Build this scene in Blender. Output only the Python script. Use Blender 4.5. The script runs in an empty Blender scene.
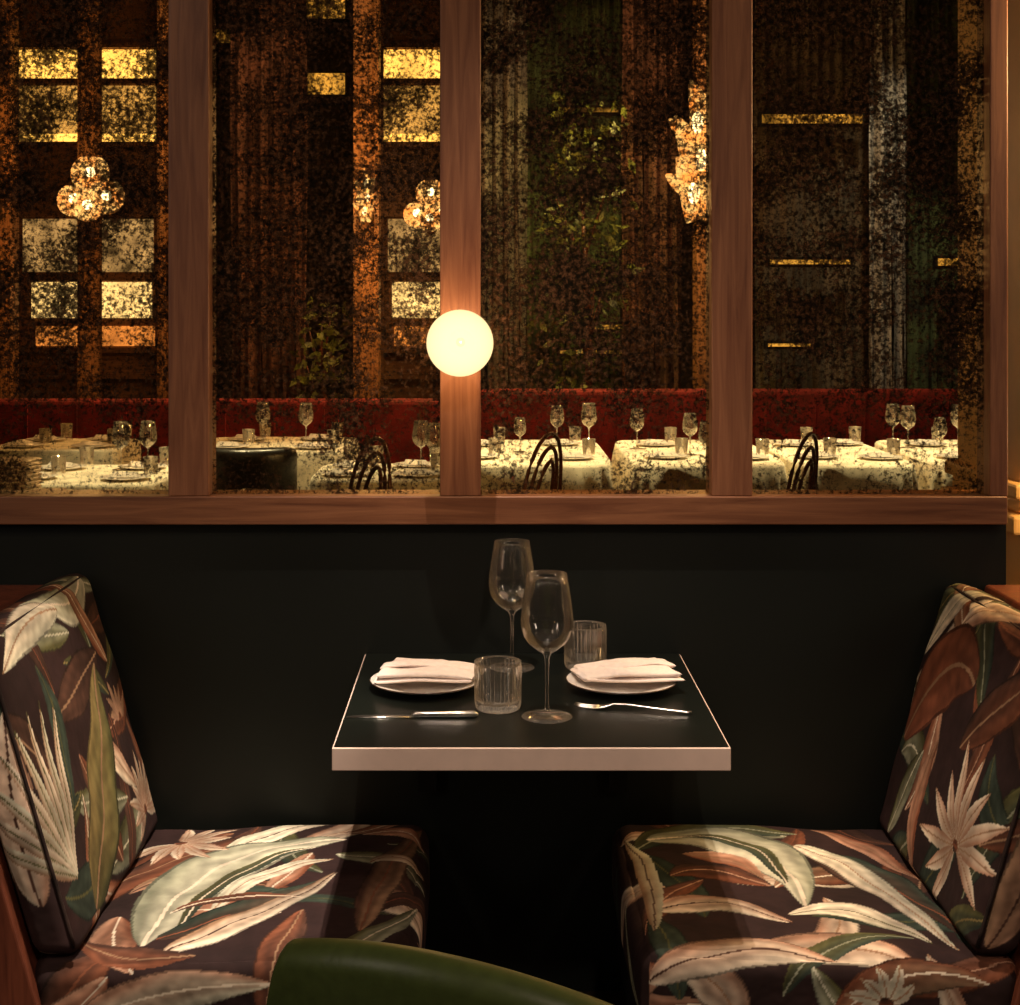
import bpy, bmesh, math, random
import numpy as np
from mathutils import Vector, Matrix
random.seed(7); RNG=np.random.RandomState(11)
scene=bpy.context.scene
COL=scene.collection
scene.view_settings.view_transform='Standard'
scene.view_settings.look='None'

# ------------------------------------------------------------ materials
def newmat(name):
    m=bpy.data.materials.new(name); m.use_nodes=True
    nt=m.node_tree; b=nt.nodes.get('Principled BSDF'); return m,nt,b
def mat(name,c,rough=.5,metal=0,var=.12,scale=20,bump=0.0,spec=.5,emit=None,es=0):
    m,nt,b=newmat(name); N=nt.nodes; L=nt.links
    tc=N.new('ShaderNodeTexCoord'); no=N.new('ShaderNodeTexNoise')
    no.inputs['Scale'].default_value=scale; no.inputs['Detail'].default_value=4
    L.new(tc.outputs['Object'],no.inputs['Vector'])
    r=N.new('ShaderNodeValToRGB')
    r.color_ramp.elements[0].position=.35; r.color_ramp.elements[1].position=.65
    r.color_ramp.elements[0].color=(c[0]*(1-var),c[1]*(1-var),c[2]*(1-var),1)
    r.color_ramp.elements[1].color=(min(1,c[0]*(1+var)),min(1,c[1]*(1+var)),min(1,c[2]*(1+var)),1)
    L.new(no.outputs['Fac'],r.inputs['Fac']); L.new(r.outputs['Color'],b.inputs['Base Color'])
    b.inputs['Roughness'].default_value=rough; b.inputs['Metallic'].default_value=metal
    b.inputs['Specular IOR Level'].default_value=spec
    if bump>0:
        bp=N.new('ShaderNodeBump'); bp.inputs['Strength'].default_value=bump; bp.inputs['Distance'].default_value=.01
        L.new(no.outputs['Fac'],bp.inputs['Height']); L.new(bp.outputs['Normal'],b.inputs['Normal'])
    return m
def wood(name,c1,c2,axis='z',rough=.45):
    m,nt,b=newmat(name); N=nt.nodes; L=nt.links
    tc=N.new('ShaderNodeTexCoord'); mp=N.new('ShaderNodeMapping')
    s=[38,38,38]; s['xyz'.index(axis)]=2.2
    mp.inputs['Scale'].default_value=s
    no=N.new('ShaderNodeTexNoise'); no.inputs['Scale'].default_value=1.3; no.inputs['Detail'].default_value=7
    no.inputs['Roughness'].default_value=.62; no.inputs['Distortion'].default_value=.8
    L.new(tc.outputs['Object'],mp.inputs['Vector']); L.new(mp.outputs['Vector'],no.inputs['Vector'])
    r=N.new('ShaderNodeValToRGB'); r.color_ramp.elements[0].position=.32; r.color_ramp.elements[1].position=.68
    r.color_ramp.elements[0].color=(*c1,1); r.color_ramp.elements[1].color=(*c2,1)
    L.new(no.outputs['Fac'],r.inputs['Fac']); L.new(r.outputs['Color'],b.inputs['Base Color'])
    b.inputs['Roughness'].default_value=rough
    bp=N.new('ShaderNodeBump'); bp.inputs['Strength'].default_value=.15; bp.inputs['Distance'].default_value=.004
    L.new(no.outputs['Fac'],bp.inputs['Height']); L.new(bp.outputs['Normal'],b.inputs['Normal'])
    return m
def emis(name,c,s,var=0,scale=8):
    m=bpy.data.materials.new(name); m.use_nodes=True; nt=m.node_tree; N=nt.nodes; L=nt.links
    N.clear(); o=N.new('ShaderNodeOutputMaterial'); e=N.new('ShaderNodeEmission')
    e.inputs['Color'].default_value=(*c,1); e.inputs['Strength'].default_value=s
    L.new(e.outputs[0],o.inputs['Surface'])
    if var:
        tc=N.new('ShaderNodeTexCoord'); no=N.new('ShaderNodeTexNoise'); no.inputs['Scale'].default_value=scale
        L.new(tc.outputs['Object'],no.inputs['Vector'])
        mr=N.new('ShaderNodeMapRange'); mr.inputs['From Min'].default_value=.3; mr.inputs['From Max'].default_value=.7
        mr.inputs['To Min'].default_value=s*(1-var); mr.inputs['To Max'].default_value=s*(1+var)
        L.new(no.outputs['Fac'],mr.inputs['Value']); L.new(mr.outputs[0],e.inputs['Strength'])
    return m
def thinglass(name,tint=(1,1,1),lo=.03,hi=.75,blend=.35,milk=.10):
    m=bpy.data.materials.new(name); m.use_nodes=True; nt=m.node_tree; N=nt.nodes; L=nt.links
    N.clear(); o=N.new('ShaderNodeOutputMaterial')
    t=N.new('ShaderNodeBsdfTransparent'); t.inputs[0].default_value=(*tint,1)
    g=N.new('ShaderNodeBsdfGlossy'); g.inputs['Roughness'].default_value=.04
    g.inputs['Color'].default_value=(1,.96,.90,1)
    df=N.new('ShaderNodeBsdfDiffuse'); df.inputs['Color'].default_value=(.9,.82,.72,1)
    gm=N.new('ShaderNodeMixShader'); gm.inputs[0].default_value=milk
    L.new(g.outputs[0],gm.inputs[1]); L.new(df.outputs[0],gm.inputs[2])
    lw=N.new('ShaderNodeLayerWeight'); lw.inputs['Blend'].default_value=blend
    mr=N.new('ShaderNodeMapRange'); mr.inputs['To Min'].default_value=lo; mr.inputs['To Max'].default_value=hi
    L.new(lw.outputs['Fresnel'],mr.inputs['Value'])
    mx=N.new('ShaderNodeMixShader'); L.new(mr.outputs[0],mx.inputs[0]); L.new(t.outputs[0],mx.inputs[1]); L.new(gm.outputs[0],mx.inputs[2])
    L.new(mx.outputs[0],o.inputs['Surface']); return m

M_post=wood('walnut_vertical',(.14,.047,.021),(.29,.120,.056),'z')
M_rail=wood('walnut_horizontal',(.12,.040,.017),(.27,.11,.050),'x')
M_pan=mat('wall_paint_black_green',(.0054,.0072,.0056),.5,var=.12,scale=3,bump=.03,spec=.3)
M_top=mat('table_black_laminate',(.0045,.006,.0045),.30,var=.15,scale=5,spec=.4)
M_edge=mat('table_edge_blush_metal',(.80,.60,.51),.42,.1,var=.03,scale=30)
M_dark=mat('dark_base',(.006,.005,.0045),.8,spec=.2)
M_wine=wood('mahogany',(.08,.020,.010),(.18,.048,.023),'z',.4)
M_glass=thinglass('wine_glass_clear',lo=.04,hi=.95,blend=.30,milk=.07)
M_plate=mat('porcelain',(.80,.74,.68),.25,var=.03)
M_rim=mat('plate_rim_line',(.08,.045,.03),.3)
M_linen=mat('napkin_linen',(.80,.68,.625),.9,var=.04,scale=90,bump=.1)
M_steel=mat('steel',(.66,.61,.56),.28,1,var=.05)
M_green=mat('olive_leather',(.085,.115,.030),.42,var=.1,scale=60,bump=.06)
M_brass=mat('brass',(.5,.3,.1),.3,1)
M_floor=wood('floor_dark_oak',(.02,.012,.008),(.05,.028,.016),'y',.4)
M_ceil=mat('ceiling_dark',(.05,.03,.02),.8)
M_wallfar=mat('wall_dark_umber',(.045,.032,.022),.75,var=.5,scale=2)
M_gold=mat('ochre_plaster',(.80,.48,.17),.6,var=.10,scale=4,bump=.05)
M_pil=wood('pilaster_wood',(.20,.085,.032),(.42,.19,.075),'z',.45)
M_cloth=mat('table_linen',(.86,.77,.61),.85,var=.22,scale=14,bump=.1)
M_red=mat('crimson_velvet',(.20,.011,.013),.8,var=.4,scale=9)
M_cur=mat('curtain_rust',(.13,.052,.034),.85,var=.45,scale=5)
M_cur2=mat('curtain_dove',(.26,.24,.23),.85,var=.35,scale=5)
M_cur2b=mat('curtain_taupe',(.13,.11,.10),.85,var=.35,scale=5)
M_cur3=mat('curtain_olive',(.035,.048,.018),.85,var=.9,scale=3)
M_cur4=mat('curtain_umber',(.070,.050,.032),.85,var=.6,scale=3)
M_blk=mat('black_lacquer',(.012,.01,.009),.3)
M_leafg=mat('foliage',(.09,.10,.018),.5,var=.9,scale=5)
M_glassbg=thinglass('goblet_glass',lo=.10,hi=.95,blend=.5,milk=.32)

def globemat():
    m=bpy.data.materials.new('opal_glass_lit'); m.use_nodes=True; nt=m.node_tree; N=nt.nodes; L=nt.links
    N.clear(); o=N.new('ShaderNodeOutputMaterial'); e=N.new('ShaderNodeEmission'); t=N.new('ShaderNodeBsdfTransparent')
    lw=N.new('ShaderNodeLayerWeight'); lw.inputs['Blend'].default_value=.3
    r=N.new('ShaderNodeValToRGB')
    r.color_ramp.elements[0].color=(1,.88,.52,1); r.color_ramp.elements[1].color=(1,.66,.27,1)
    L.new(lw.outputs['Facing'],r.inputs[0]); L.new(r.outputs[0],e.inputs[0]); e.inputs[1].default_value=1.42
    t.inputs[0].default_value=(1,1,1,1)
    mx=N.new('ShaderNodeMixShader'); mx.inputs[0].default_value=.25
    L.new(e.outputs[0],mx.inputs[1]); L.new(t.outputs[0],mx.inputs[2]); L.new(mx.outputs[0],o.inputs[0]); return m
M_globe=globemat()

# antiqued, foxed glass
def panemat():
    m=bpy.data.materials.new('foxed_antique_glass'); m.use_nodes=True; nt=m.node_tree; N=nt.nodes; L=nt.links
    N.clear(); o=N.new('ShaderNodeOutputMaterial')
    tc=N.new('ShaderNodeTexCoord')
    a=N.new('ShaderNodeTexNoise'); a.inputs['Scale'].default_value=105; a.inputs['Detail'].default_value=6; a.inputs['Roughness'].default_value=.74
    b=N.new('ShaderNodeTexNoise'); b.inputs['Scale'].default_value=8; b.inputs['Detail'].default_value=5
    L.new(tc.outputs['Object'],a.inputs[0]); L.new(tc.outputs['Object'],b.inputs[0])
    ma=N.new('ShaderNodeMath'); ma.operation='MULTIPLY_ADD'; ma.inputs[1].default_value=.46
    L.new(b.outputs['Fac'],ma.inputs[0]); L.new(a.outputs['Fac'],ma.inputs[2])
    sx=N.new('ShaderNodeSeparateXYZ'); L.new(tc.outputs['Object'],sx.inputs[0])
    zr=N.new('ShaderNodeMapRange'); zr.inputs['From Min'].default_value=1.22; zr.inputs['From Max'].default_value=1.5
    zr.inputs['To Min'].default_value=-.075; zr.inputs['To Max'].default_value=-.008; L.new(sx.outputs['Z'],zr.inputs['Value'])
    ad=N.new('ShaderNodeMath'); ad.operation='ADD'; L.new(ma.outputs[0],ad.inputs[0]); L.new(zr.outputs[0],ad.inputs[1])
    r=N.new('ShaderNodeMapRange'); r.inputs['From Min'].default_value=.665; r.inputs['From Max'].default_value=.775
    r.inputs['To Min'].default_value=0; r.inputs['To Max'].default_value=.93
    L.new(ad.outputs[0],r.inputs['Value'])
    t=N.new('ShaderNodeBsdfTransparent'); t.inputs[0].default_value=(.98,.91,.70,1)
    d=N.new('ShaderNodeBsdfDiffuse')
    c=N.new('ShaderNodeTexNoise'); c.inputs['Scale'].default_value=80; c.inputs['Detail'].default_value=5; c.inputs['Roughness'].default_value=.7
    L.new(tc.outputs['Object'],c.inputs[0])
    cr=N.new('ShaderNodeValToRGB'); cr.color_ramp.elements[0].position=.45; cr.color_ramp.elements[1].position=.66
    cr.color_ramp.elements[0].color=(.008,.006,.004,1); cr.color_ramp.elements[1].color=(.105,.050,.026,1)
    L.new(c.outputs['Fac'],cr.inputs[0]); L.new(cr.outputs[0],d.inputs[0])
    mx=N.new('ShaderNodeMixShader'); L.new(r.outputs[0],mx.inputs[0]); L.new(t.outputs[0],mx.inputs[1]); L.new(d.outputs[0],mx.inputs[2])
    g=N.new('ShaderNodeBsdfGlossy'); g.inputs['Roughness'].default_value=.08; g.inputs[0].default_value=(1,.85,.6,1)
    m2=N.new('ShaderNodeMixShader'); m2.inputs[0].default_value=.03
    L.new(mx.outputs[0],m2.inputs[1]); L.new(g.outputs[0],m2.inputs[2]); L.new(m2.outputs[0],o.inputs[0]); return m
M_pane=panemat()

def fabricmat():
    m,nt,b=newmat('tropical_print_fabric'); N=nt.nodes; L=nt.links
    a=N.new('ShaderNodeAttribute'); a.attribute_name='Col'
    tc=N.new('ShaderNodeTexCoord'); no=N.new('ShaderNodeTexNoise'); no.inputs['Scale'].default_value=22; no.inputs['Detail'].default_value=6
    L.new(tc.outputs['Object'],no.inputs[0])
    mr=N.new('ShaderNodeMapRange'); mr.inputs['From Min'].default_value=.3; mr.inputs['From Max'].default_value=.7; mr.inputs['To Min'].default_value=.72; mr.inputs['To Max'].default_value=1.18
    L.new(no.outputs['Fac'],mr.inputs[0])
    mx=N.new('ShaderNodeVectorMath'); mx.operation='SCALE'; L.new(a.outputs['Color'],mx.inputs[0]); L.new(mr.outputs[0],mx.inputs['Scale'])
    L.new(mx.outputs[0],b.inputs['Base Color']); b.inputs['Roughness'].default_value=.85
    b.inputs['Specular IOR Level'].default_value=.2
    w=N.new('ShaderNodeTexNoise'); w.inputs['Scale'].default_value=9; w.inputs['Detail'].default_value=3
    L.new(tc.outputs['Object'],w.inputs[0])
    bp=N.new('ShaderNodeBump'); bp.inputs['Strength'].default_value=.4; bp.inputs['Distance'].default_value=.02
    L.new(w.outputs['Fac'],bp.inputs['Height']); L.new(bp.outputs[0],b.inputs['Normal']); return m
M_fab=fabricmat()

# ------------------------------------------------------------ mesh helpers
def group(name,loc=(0,0,0)):
    e=bpy.data.objects.new(name,None); e.empty_display_size=.05; COL.objects.link(e); e.location=loc; return e
def obj(name,v,f,m,parent=None,smooth=False,mats=None,midx=None):
    me=bpy.data.meshes.new(name); me.from_pydata([tuple(p) for p in v],[],[tuple(q) for q in f])
    for mm in (mats or [m]): me.materials.append(mm)
    if midx is not None: me.polygons.foreach_set('material_index',midx)
    if smooth: me.polygons.foreach_set('use_smooth',[True]*len(me.polygons))
    me.update(); o=bpy.data.objects.new(name,me); COL.objects.link(o)
    if parent: o.parent=parent
    return o
BF=[(0,3,2,1),(4,5,6,7),(0,1,5,4),(1,2,6,5),(2,3,7,6),(3,0,4,7)]
def boxv(x0,x1,y0,y1,z0,z1):
    return [(x0,y0,z0),(x1,y0,z0),(x1,y1,z0),(x0,y1,z0),(x0,y0,z1),(x1,y0,z1),(x1,y1,z1),(x0,y1,z1)]
def box(name,x0,x1,y0,y1,z0,z1,m,parent=None,bev=0.0):
    o=obj(name,boxv(x0,x1,y0,y1,z0,z1),BF,m,parent)
    if bev>0:
        b=o.modifiers.new('b','BEVEL'); b.width=bev; b.segments=3
    return o
class MB:
    def __init__(s): s.v=[]; s.f=[]; s.mi=[]
    def add(s,v,f,mi=0):
        n=len(s.v); s.v+= [tuple(p) for p in v]; s.f+=[tuple(i+n for i in q) for q in f]; s.mi+=[mi]*len(f)
    def box(s,*a,mi=0): s.add(boxv(*a),BF,mi)
    def lathe(s,prof,c=(0,0,0),n=24,mi=0,ripple=0,rn=0,rmask=None):
        v=[];f=[]
        for k,(r,z) in enumerate(prof):
            for i in range(n):
                a=2*math.pi*i/n; rr=r
                if ripple and rmask and rmask[k]: rr=r+ripple*math.cos(rn*a)
                v.append((c[0]+rr*math.cos(a),c[1]+rr*math.sin(a),c[2]+z))
        for k in range(len(prof)-1):
            for i in range(n):
                j=(i+1)%n; f.append((k*n+i,k*n+j,(k+1)*n+j,(k+1)*n+i))
        s.add(v,f,mi)
    def tube(s,pts,r,n=8,mi=0):
        pts=[Vector(p) for p in pts]; v=[];f=[]
        for k,p in enumerate(pts):
            t=(pts[min(k+1,len(pts)-1)]-pts[max(k-1,0)]).normalized()
            up=Vector((0,0,1)) if abs(t.z)<.9 else Vector((1,0,0))
            a=t.cross(up).normalized(); b=t.cross(a)
            rr=r[k] if isinstance(r,(list,tuple)) else r
            for i in range(n):
                q=2*math.pi*i/n; v.append(p+a*rr*math.cos(q)+b*rr*math.sin(q))
        for k in range(len(pts)-1):
            for i in range(n):
                j=(i+1)%n; f.append((k*n+i,k*n+j,(k+1)*n+j,(k+1)*n+i))
        f.append(tuple(range(n))[::-1]); f.append(tuple(range((len(pts)-1)*n,len(pts)*n)))
        s.add(v,f,mi)
    def sphere(s,c,r,n=14,mi=0,sz=1):
        prof=[(max(1e-4,r*math.sin(math.pi*k/n)),-r*sz*math.cos(math.pi*k/n)) for k in range(n+1)]
        s.lathe(prof,c,n*2,mi)
    def obj(s,name,mats,parent=None,smooth=False):
        return obj(name,s.v,s.f,None,parent,smooth,mats=mats,midx=s.mi)

# ------------------------------------------------------------ tropical print (painted on fabric coordinates, metres)
CREAM=(.70,.58,.44);SAGE=(.26,.26,.18);PALE=(.55,.51,.38);OLIVE=(.085,.078,.028);RUST=(.19,.062,.030);PINK=(.44,.235,.15)
BROWN=(.065,.029,.019);TEAL=(.035,.048,.034);GOLD=(.22,.16,.06);TAN=(.29,.165,.095)
def leaf(p0,p1,p2,W,cA,cB,vein=None,st=26,pw=.75): return (np.array(p0,float),np.array(p1,float),np.array(p2,float),W,np.array(cA),np.array(cB),np.array(vein if vein else cA),st,pw)
def flower(c,R,n,a0,a1,cA,cB,W=.013):
    out=[]
    for i in range(n):
        a=a0+(a1-a0)*i/max(1,n-1); r=R*(0.8+.2*((i*7)%3)/2)
        d=np.array((math.cos(a),math.sin(a))); pr=np.array((-d[1],d[0]))
        out.append(leaf(np.array(c)+d*.008,np.array(c)+d*r*.5+pr*.01,np.array(c)+d*r,W,cA,cB,TAN,10,.9))
    out.append(leaf(np.array(c)-(.014,0),c,np.array(c)+(.014,0),.013,RUST,BROWN,RUST,8))
    return out
def paint(P,leaves):
    n=len(P); base=np.array((.020,.010,.009)); col=np.tile(base,(n,1))
    g=(np.sin(P[:,0]*9+1.3)*np.cos(P[:,1]*7+.4)+1)/2
    col=col*(1-g[:,None]*.5)+np.array((.042,.018,.017))*g[:,None]*.5
    for (p0,p1,p2,W,cA,cB,vn,st,pw) in leaves:
        lo=np.minimum(np.minimum(p0,p1),p2)-W; hi=np.maximum(np.maximum(p0,p1),p2)+W
        idx=np.where((P[:,0]>lo[0])&(P[:,0]<hi[0])&(P[:,1]>lo[1])&(P[:,1]<hi[1]))[0]
        if len(idx)==0: continue
        Q=P[idx]; T=np.linspace(0,1,33)
        B=((1-T)**2)[:,None]*p0+(2*T*(1-T))[:,None]*p1+(T**2)[:,None]*p2
        best=np.full(len(Q),1e9); bt=np.zeros(len(Q)); sd=np.zeros(len(Q))
        for k in range(32):
            a=B[k]; ab=B[k+1]-a; l2=(ab**2).sum()+1e-12
            u=np.clip(((Q-a)@ab)/l2,0,1); w=Q-a-u[:,None]*ab; d=np.sqrt((w**2).sum(1))
            m=d<best; best[m]=d[m]; bt[m]=(T[k]+u[m]/32); cr=ab[0]*w[:,1]-ab[1]*w[:,0]; sd[m]=np.sign(cr[m])
        L=np.sqrt(((p2-p0)**2).sum())
        wd=W*np.sin(np.pi*np.clip(bt,0,1)**.85)**pw*(1+.03*np.sin(bt*17+sd*2))
        ins=best<wd
        q=best/np.maximum(wd,1e-5)
        c=np.where((sd>0)[:,None],cA,cB)
        cm=np.where((sd>0)[:,None],cB,cA)
        k=np.clip((q-.25)/.6+.25*np.sin(bt*9+sd),0,1)[:,None]
        c=c*(1-.55*(1-k))+cm*.55*(1-k)
        stroke=np.sin(q*9+sd*2+np.sin(bt*11)*1.5)
        c=c*(1+.16*stroke[:,None]*(W>.022))
        veinp=np.sin((bt*L*1.0-best*1.1)*2*np.pi*st*1.0)
        c=c*(1+.08*veinp[:,None]*(W>.022))
        c=c*(.88+.26*np.sin(bt*5+W*200))[:,None]
        mid=best<max(.0016,W*.045); c=np.where(mid[:,None],vn,c)
        ed=(q>.90)&(W>.03); c=np.where(ed[:,None],c*.4,c)
        col[idx[ins]]=c[ins]
    return col
def filler(x0,x1,y0,y1,n,seed,Lr=(.16,.40),Wr=(.020,.055)):
    r=np.random.RandomState(seed); out=[]
    pal=[(RUST,BROWN,TAN),(OLIVE,TEAL,GOLD),(TAN,RUST,CREAM),(CREAM,PINK,TAN),(PINK,RUST,CREAM),(BROWN,BROWN,RUST),(BROWN,RUST,PINK),(TEAL,OLIVE,SAGE),(RUST,BROWN,RUST),(BROWN,BROWN,TAN),(SAGE,OLIVE,PALE),(TEAL,TEAL,OLIVE)]
    nx=max(1,int(math.sqrt(n*(x1-x0)/(y1-y0)))); ny=max(1,n//nx)
    for i in range(nx):
        for j in range(ny):
            p=np.array((x0+(i+r.rand())*(x1-x0)/nx,y0+(j+r.rand())*(y1-y0)/ny)); a=r.rand()*6.28
            L=r.uniform(*Lr); d=np.array((math.cos(a),math.sin(a))); pr=np.array((-d[1],d[0]))
            c=pal[r.randint(len(pal))]
            out.append(leaf(p-d*L/2,p+pr*r.uniform(-.1,.1),p+d*L/2,r.uniform(*Wr),c[0],c[1],c[2],r.randint(18,45)))
    return out

def rbox(sx,sy,sz,r,step=.0034,puff=(.0,.0,.0)):
    S=np.array((sx,sy,sz)); n=np.maximum(2,(S/step).astype(int)); keys=[];faces=[]
    off=0; M=4096
    for ax in range(3):
        a,b=[k for k in range(3) if k!=ax]
        for side in (0,1):
            I,J=np.meshgrid(np.arange(n[a]+1),np.arange(n[b]+1),indexing='ij')
            K=np.zeros(I.shape+(3,),int); K[...,a]=I; K[...,b]=J; K[...,ax]=side*n[ax]
            k=(K[...,0]*M+K[...,1])*M+K[...,2]; keys.append(k.ravel())
            w=n[b]+1; i,j=np.meshgrid(np.arange(n[a]),np.arange(n[b]),indexing='ij'); q=(i*w+j).ravel()+off
            F=np.stack([q,q+w,q+w+1,q+1],1)
            flip=(side==0) ^ (ax==1)
            if flip: F=F[:,::-1]
            faces.append(F); off+=k.size
    keys=np.concatenate(keys); F=np.concatenate(faces)
    u,inv=np.unique(keys,return_inverse=True); F=inv.reshape(-1)[F]
    C=np.stack([u//(M*M),(u//M)%M,u%M],1)/n*S
    c0=np.clip(C,r,S-r); d=C-c0; l=np.linalg.norm(d,axis=1,keepdims=True)
    dm=np.abs(d).max(1,keepdims=True); V=c0+np.where(l>1e-9,d/np.maximum(l,1e-9)*dm,0)
    for ax in range(3):
        a,b=[k for k in range(3) if k!=ax]
        ua=2*C[:,a]/S[a]-1; ub=2*C[:,b]/S[b]-1; bul=(1-np.abs(ua)**3)*(1-np.abs(ub)**3)
        V[:,ax]+=np.where(C[:,ax]>S[ax]-1e-6,bul*puff[ax],np.where(C[:,ax]<1e-6,-bul*puff[ax]*.3,0))
    return V,C,F
def fabobj(name,V,F,col,parent):
    me=bpy.data.meshes.new(name); me.vertices.add(len(V)); me.vertices.foreach_set('co',V.astype(np.float32).ravel())
    me.loops.add(F.size); me.loops.foreach_set('vertex_index',F.astype(np.int32).ravel())
    me.polygons.add(len(F)); me.polygons.foreach_set('loop_start',np.arange(0,F.size,4,dtype=np.int32))
    me.polygons.foreach_set('use_smooth',[True]*len(F))
    me.update(calc_edges=True); me.validate()
    at=me.color_attributes.new('Col','FLOAT_COLOR','POINT')
    at.data.foreach_set('color',np.concatenate([col,np.ones((len(col),1))],1).astype(np.float32).ravel())
    me.materials.append(M_fab); o=bpy.data.objects.new(name,me); COL.objects.link(o); o.parent=parent; return o

M_pipe=mat('piping_fabric',(.022,.012,.010),.85,var=.6,scale=25,spec=.2)
def bench(side):
    g=group('banquette_bench')
    lf=side<0
    xb,lean,zt=(-.72,.167/.568,.568) if lf else (.85,.159/.546,.546)
    th=math.atan(lean); H=math.hypot(zt,zt*lean)
    xf=-.134 if lf else .272
    xr=-.815 if lf else .945
    D=.68; GAP=.010
    w=abs(xf-xr); T=.165
    V,C,F=rbox(w,D,T,.040,puff=(.010,.006,.012),step=.003)
    X=(xr+V[:,0]) if lf else (xr-V[:,0]); Cx=(xr+C[:,0]) if lf else (xr-C[:,0])
    slope=.020*(V[:,0]/w)
    wr=(.0035*np.sin(V[:,0]*31+V[:,1]*11)*np.sin(V[:,1]*23+1)+.0025*np.sin(V[:,0]*17-V[:,1]*37))*(C[:,2]>T-.001)
    Z=.202+V[:,2]+slope+wr; Y=-D-GAP+V[:,1]
    P=np.stack([X,Y,Z],1)
    drop=T-C[:,2]; t=D-C[:,1]; s=Cx.copy()
    onf=(C[:,0]>w-1e-6); onn=(C[:,1]<1e-6)
    s=np.where(onf,s+(drop if lf else -drop),s); t=np.where(onn,t+drop,t)
    if not lf: F=F[:,::-1]
    UV=np.stack([s,t],1)
    if lf:
        L=filler(-.85,.05,0,.9,34,3)
        L+=[leaf((-.80,.50),(-.70,.20),(-.46,.12),.055,RUST,BROWN,TAN),
            leaf((-.56,.25),(-.50,.05),(-.30,.0),.030,CREAM,PALE,BROWN),
            leaf((-.70,.40),(-.60,.28),(-.44,.30),.026,PINK,TAN,BROWN),
            leaf((-.62,.64),(-.62,.16),(-.30,.15),.088,PALE,SAGE,CREAM,20),
            leaf((-.57,.58),(-.55,.28),(-.36,.19),.020,TEAL,OLIVE,CREAM,20),
            leaf((-.52,.50),(-.48,.32),(-.32,.24),.026,CREAM,PALE,TAN,20),
            leaf((-.60,.62),(-.46,.52),(-.32,.36),.050,BROWN,TEAL,RUST,30),
            leaf((-.58,.66),(-.44,.56),(-.30,.33),.034,CREAM,TAN,BROWN,30),
            leaf((-.74,.60),(-.66,.70),(-.52,.66),.028,RUST,BROWN,TAN),
            leaf((-.74,.80),(-.6,.72),(-.38,.73),.040,PALE,PINK,CREAM),
            leaf((-.235,.60),(-.22,.3),(-.135,.05),.036,TAN,BROWN,RUST),
            leaf((-.30,.68),(-.2,.66),(-.12,.45),.030,SAGE,OLIVE,CREAM),
            leaf((-.27,.10),(-.2,.06),(-.12,.16),.026,PINK,RUST,CREAM),
            leaf((-.24,.28),(-.2,.22),(-.11,.30),.020,CREAM,TAN,RUST),
            leaf((-.60,.50),(-.50,.42),(-.36,.44),.014,BROWN,RUST,CREAM)]
        L+=flower((-.655,.13),.135,9,-1.6,2.4,CREAM,PINK,.015)
    else:
        L=filler(.1,1.0,0,.9,34,9)
        L+=[leaf((.30,.20),(.45,-.02),(.66,.10),.05,TEAL,OLIVE,SAGE),
            leaf((.335,.14),(.63,.04),(.60,.48),.085,PALE,SAGE,CREAM,22),
            leaf((.40,.12),(.60,.12),(.58,.40),.026,TEAL,OLIVE,CREAM,22),
            leaf((.40,.22),(.52,.22),(.54,.38),.028,RUST,PINK,TAN,22),
            leaf((.36,.34),(.45,.28),(.55,.40),.045,RUST,BROWN,PINK),
            leaf((.31,.50),(.42,.44),(.56,.56),.038,CREAM,PINK,BROWN),
            leaf((.66,.22),(.76,.26),(.88,.60),.060,BROWN,TEAL,RUST),
            leaf((.64,.16),(.72,.20),(.84,.64),.036,CREAM,PALE,TAN),
            leaf((.56,.52),(.7,.44),(.80,.62),.034,PALE,CREAM,OLIVE),
            leaf((.70,.05),(.80,.12),(.86,.34),.030,PINK,RUST,TAN),
            leaf((.27,.74),(.42,.62),(.62,.68),.044,CREAM,PINK,BROWN),
            leaf((.60,.80),(.72,.66),(.88,.72),.040,TAN,RUST,CREAM),
            leaf((.30,.60),(.34,.3),(.28,.12),.022,PALE,TAN,BROWN)]
        L+=flower((.70,.76),.08,7,2.2,5.6,CREAM,PALE,.011)
    fabobj('seat_cushion',P,F,paint(UV,L),g)
    a,b=(xr,xf-.012) if lf else (xf+.012,xr)
    box('seat_base',a,b,-D+.008,-.012,.07,.205,M_dark,g,.01)
    box('plinth',a+.03,b-.03,-D+.05,-.02,.0,.07,M_dark,g)
    TK=.088
    V,C,F=rbox(TK,D,H,.030,puff=(.018,.006,.008),step=.003)
    wr=.004*np.sin(V[:,1]*17+V[:,2]*9)*np.sin(V[:,2]*21)*(C[:,0]>TK-.001)
    xl=V[:,0]-TK+wr; z=V[:,2]; ct,sn=math.cos(th),math.sin(th)
    Xl=xl*ct-z*sn; Zl=.372+z*ct+xl*sn*(z/H)
    X=(xb+Xl) if lf else (xb-Xl)
    if not lf: F=F[:,::-1]
    P=np.stack([X,-D-GAP+V[:,1],Zl],1)
    beh=TK-C[:,0]; t=D-C[:,1]; h=C[:,2].copy()
    t=np.where(C[:,1]<1e-6,t+beh,t); h=np.where(C[:,2]>H-1e-6,h+beh,h)
    UV=np.stack([t,h],1)
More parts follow.
